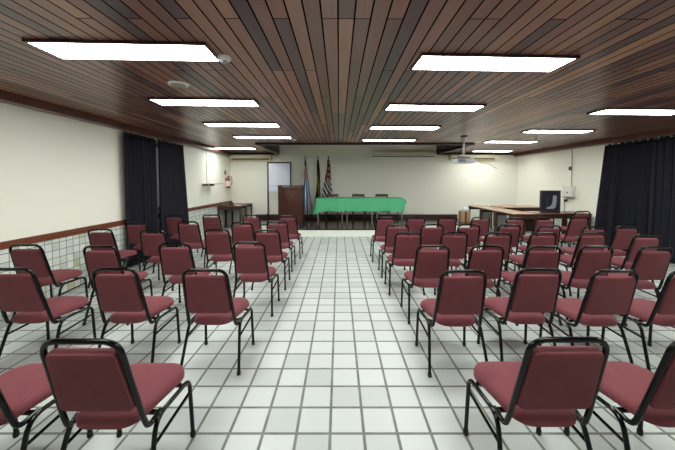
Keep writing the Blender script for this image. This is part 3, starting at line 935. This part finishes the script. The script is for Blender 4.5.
for i in range(len(o1)):
    j = (i + 1) % len(o1); bm.faces.new((vs[0][i], vs[0][j], vs[1][j], vs[1][i]))
obj('pale_mark', bm, 'screen_grey', t, smooth=False)
bm = nbm()
tube(bm, rpath([(-0.09 * k, -0.002, 0.42 * k), (-0.06 * k, -0.002, 0.36 * k), (-0.10 * k, -0.002, 0.26 * k), (-0.08 * k, -0.002, 0.16 * k)], 0.04), 0.006, 6)
obj('thin_line', bm, 'darkgrey', t)

# carton and bag on the stage
xa, xb_ = at(461.3, 216, 9.6).x, at(470, 216, 9.6).x
zt_ = at(465, 211.3, 9.6).z
t = thing('carton', 'brown cardboard carton on the stage beside the light tables', 'box', ((xa + xb_) / 2, 9.72, SZ))
bm = nbm(); box(bm, (0, 0, (zt_ - SZ) / 2), (xb_ - xa, 0.26, zt_ - SZ), 0.006); ct = obj('box_body', bm, 'carton', t)
bm = nbm(); box(bm, (0, -0.131, (zt_ - SZ) * 0.5), (0.05, 0.004, (zt_ - SZ) * 0.96)); obj('tape', bm, 'chairwood', t)
bm = nbm()
bmesh.ops.create_icosphere(bm, subdivisions=3, radius=1.0)
rnd = random.Random(2)
for v in bm.verts:
    k = 1 + 0.22 * math.sin(v.co.x * 7 + 1) * math.cos(v.co.y * 6) + rnd.uniform(-0.06, 0.06)
    v.co = Vector((v.co.x * 0.12 * k, v.co.y * 0.09 * k, max(-0.055, v.co.z * 0.075 * k) + 0.055))
o = obj('plastic_bag', bm, 'bag', None, loc=((xa + xb_) / 2 + 0.03, 9.72, zt_)); tag(o, 'crumpled white bag on top of the cardboard carton', 'bag')

# ------------------------------------------------------------------ walls: fittings
# fire extinguisher on the left wall
p = at(229, 188, 10.15)
t = thing('fire_extinguisher', 'red fire extinguisher with pale label hung on the wall near the corner', 'fire extinguisher', (XL + 0.09, 10.12, 1.33))
bm = nbm(); lathe(bm, [(0.05, 0), (0.07, 0.008), (0.072, 0.03), (0.072, 0.30), (0.06, 0.345), (0.03, 0.37), (0.022, 0.39)], 18); bd = obj('cylinder', bm, 'ext_red', t)
bm = nbm(); lathe(bm, [(0.0735, 0.07), (0.0735, 0.25)], 18); obj('paper_label', bm, 'label', bd)
bm = nbm(); box(bm, (0, 0, 0.40), (0.03, 0.05, 0.03), 0.004); box(bm, (0, -0.04, 0.43), (0.018, 0.12, 0.012), 0.003); box(bm, (0, -0.04, 0.40), (0.018, 0.10, 0.01), 0.003); obj('valve_handle', bm, 'rubber', t)
bm = nbm(); tube(bm, rpath([(0.02, 0.02, 0.40), (0.09, 0.05, 0.42), (0.11, 0.06, 0.2), (0.09, 0.03, 0.10)], 0.06), 0.011, 8); obj('hose', bm, 'rubber', t)
bm = nbm(); box(bm, (-0.08, 0, 0.3), (0.02, 0.06, 0.12), 0.003); obj('wall_mount', bm, 'grey_steel', t)
o = obj('wall_sign', bx((XL, 10.02, 1.80), (XL + 0.006, 10.16, 1.94), 0.001), 'ext_red'); tag(o, 'small red plate on the wall above the fire extinguisher', 'sign')

# little shelf and cable on the left wall
t = thing('wall_shelf', 'small dark shelf on the wall between curtain and fire extinguisher', 'shelf', (XL, 8.75, 1.49))
bm = nbm(); box(bm, (0.09, -0.1, 0), (0.18, 0.62, 0.02), 0.003); obj('board', bm, 'grey_steel', t)
for y in (-0.32, 0.12):
    bm = nbm(); box(bm, (0.07, y, -0.03), (0.14, 0.02, 0.045), 0.003); obj('bracket', bm, 'darkgrey', t)
bm = nbm(); tube(bm, [(0.17, 0.2, 0.0), (0.30, 0.34, 0.005)], 0.008, 6); obj('arm', bm, 'darkgrey', t)
bm = nbm(); box(bm, (0.012, -0.1, 0.5), (0.016, 0.02, 0.98)); obj('cable_duct', bm, 'white_plastic', t)

# white wall box with conduit on the right wall
t = thing('wall_box', 'white box with small dark knob on the wall beside the wide curtains', 'box', (XR, 8.15, 1.13))
bm = nbm(); box(bm, (-0.06, -0.02, 0.16), (0.12, 0.34, 0.31), 0.02, seg=3); bd = obj('housing', bm, 'white_plastic', t)
bm = nbm(); lathe(bm, [(0.02, 0), (0.02, 0.012), (0.012, 0.018)], 14, (-0.12, -0.04, 0.13), Matrix.Rotation(-PI / 2, 3, 'Y')); obj('knob', bm, 'darkgrey', bd)
bm = nbm(); box(bm, (-0.065, 0, 0.0), (0.12, 0.34, 0.016), 0.003); obj('bottom_tray', bm, 'grey_steel', bd)
bm = nbm(); tube(bm, [(-0.02, -0.05, 0.315), (-0.02, -0.05, 1.33)], 0.01, 8); cd = obj('conduit', bm, 'gpanel', t)
bm = nbm(); box(bm, (-0.025, 0.0, 0.80), (0.045, 0.07, 0.1), 0.008); obj('switch_box', bm, 'darkgrey', cd)
bm = nbm(); box(bm, (-0.03, 0.13, -0.10), (0.06, 0.08, 0.06), 0.012); pl = obj('plug', bm, 'rubber', t)
bm = nbm(); tube(bm, rpath([(-0.02, 0.16, -0.11), (-0.02, 0.2, -0.2), (-0.02, 0.15, -0.3), (-0.02, 0.2, -0.45)], 0.08), 0.006, 6); obj('cable', bm, 'rubber', pl)

# wiggly cable on the back wall beside the right air conditioner
p0 = at(484, 163, 10.57)
bm = nbm()
pts = [at(x, y, 10.575) for x, y in ((479, 161.5), (484, 164), (488, 163), (492, 166), (497, 168.5))]
tube(bm, rpath(pts, 0.05), 0.009, 6)
o = obj('loose_cord', bm, 'gpanel'); tag(o, 'thin loose cable below the air conditioner behind the projector', 'cable')

# ------------------------------------------------------------------ curtains
def curtain(xw, sgn, y0t, y1t, y0b, y1b, ztop_, label, seed, nf, rings_n):
    t = thing('curtain', label, 'curtain', (xw, (y0b + y1b) / 2, 0), 0, 'dark navy curtains')
    cy = (y0b + y1b) / 2
    rnd = random.Random(seed)
    nu, nv = nf * 10, 22
    phs = [rnd.uniform(-0.9, 0.9) for _ in range(nf + 2)]
    amps = [rnd.uniform(0.6, 1.2) for _ in range(nf + 2)]
    bm = nbm(); G = []
    for j in range(nv + 1):
        v = j / nv
        z = 0.02 + (ztop_ - 0.02) * v
        ya, yb = y0b + (y0t - y0b) * v, y1b + (y1t - y1b) * v
        row = []
        for i in range(nu + 1):
            s = i / nu
            f = s * nf
            k = int(f)
            am = amps[k] * (1 - (f - k)) + amps[k + 1] * (f - k)
            ph = phs[k] * (1 - (f - k)) + phs[k + 1] * (f - k)
            A = 0.064 - 0.020 * v
            dx = 0.115 + A * am * math.sin(2 * PI * f + ph * (1.2 - v))
            y = ya + (yb - ya) * s + 0.012 * math.sin(4 * PI * f + ph)
            row.append(bm.verts.new((sgn * dx, y - cy, z)))
        G.append(row)
    for j in range(nv):
        for i in range(nu):
            bm.faces.new((G[j][i], G[j][i + 1], G[j + 1][i + 1], G[j + 1][i]))
    o = obj('drape', bm, 'curtain', t, angle=3.0)
    sm = o.modifiers.new('thickness', 'SOLIDIFY'); sm.thickness = 0.005
    bm = nbm(); tube(bm, [(sgn * 0.10, min(y0t, y1t) + 0.005 - cy, ztop_ + 0.018), (sgn * 0.10, max(y0t, y1t) - 0.005 - cy, ztop_ + 0.018)], 0.011, 8); obj('curtain_rod', bm, 'black', t)
    for k in range(rings_n):
        y = y0t + (y1t - y0t) * (k + 0.5) / rings_n - cy
        bm = nbm(); box(bm, (sgn * 0.145, y, ztop_ + 0.008), (0.012, 0.03, 0.026), 0.004); obj('curtain_hook', bm, 'white_plastic', t)
    return t
def yl(px, py=190): d = ray(px, py); return d.y * (XL + 0.10) / d.x
def yr(px, py=190): d = ray(px, py); return d.y * (XR - 0.10) / d.x
curtain(XL, 1, yl(124.8), yl(155.8), yl(126.5), yl(156.0), 2.43, 'dark navy curtain near the long blank wall, first of the narrow pair', 1, 7, 0)
curtain(XL, 1, yl(157.5), yl(183.8), yl(157.8), yl(189), 2.43, 'dark navy curtain of the narrow pair on the shelf side', 2, 7, 0)
curtain(XR, -1, yr(652.2), yr(604), yr(652.2), yr(594), 2.42, 'dark navy curtain of the wide pair next to the white wall box', 3, 11, 7)
curtain(XR, -1, 3.7, yr(653.1), 3.7, yr(653.1), 2.42, 'dark navy curtain of the wide pair reaching towards the camera', 4, 15, 10)

# ------------------------------------------------------------------ world and view
w = bpy.data.worlds.new('world')
w.use_nodes = True
w.node_tree.nodes['Background'].inputs[0].default_value = (0.5, 0.55, 0.6, 1)
w.node_tree.nodes['Background'].inputs[1].default_value = 0.1
sc = bpy.context.scene
sc.world = w
sc.view_settings.view_transform = 'Standard'
sc.view_settings.look = 'None'
sc.view_settings.gamma = 1.0
sc.view_settings.exposure = 1.85
sc.view_settings.use_curve_mapping = False
sc.cycles.use_denoising = True
sc.cycles.max_bounces = 10
sc.cycles.diffuse_bounces = 7
sc.cycles.sample_clamp_indirect = 8.0
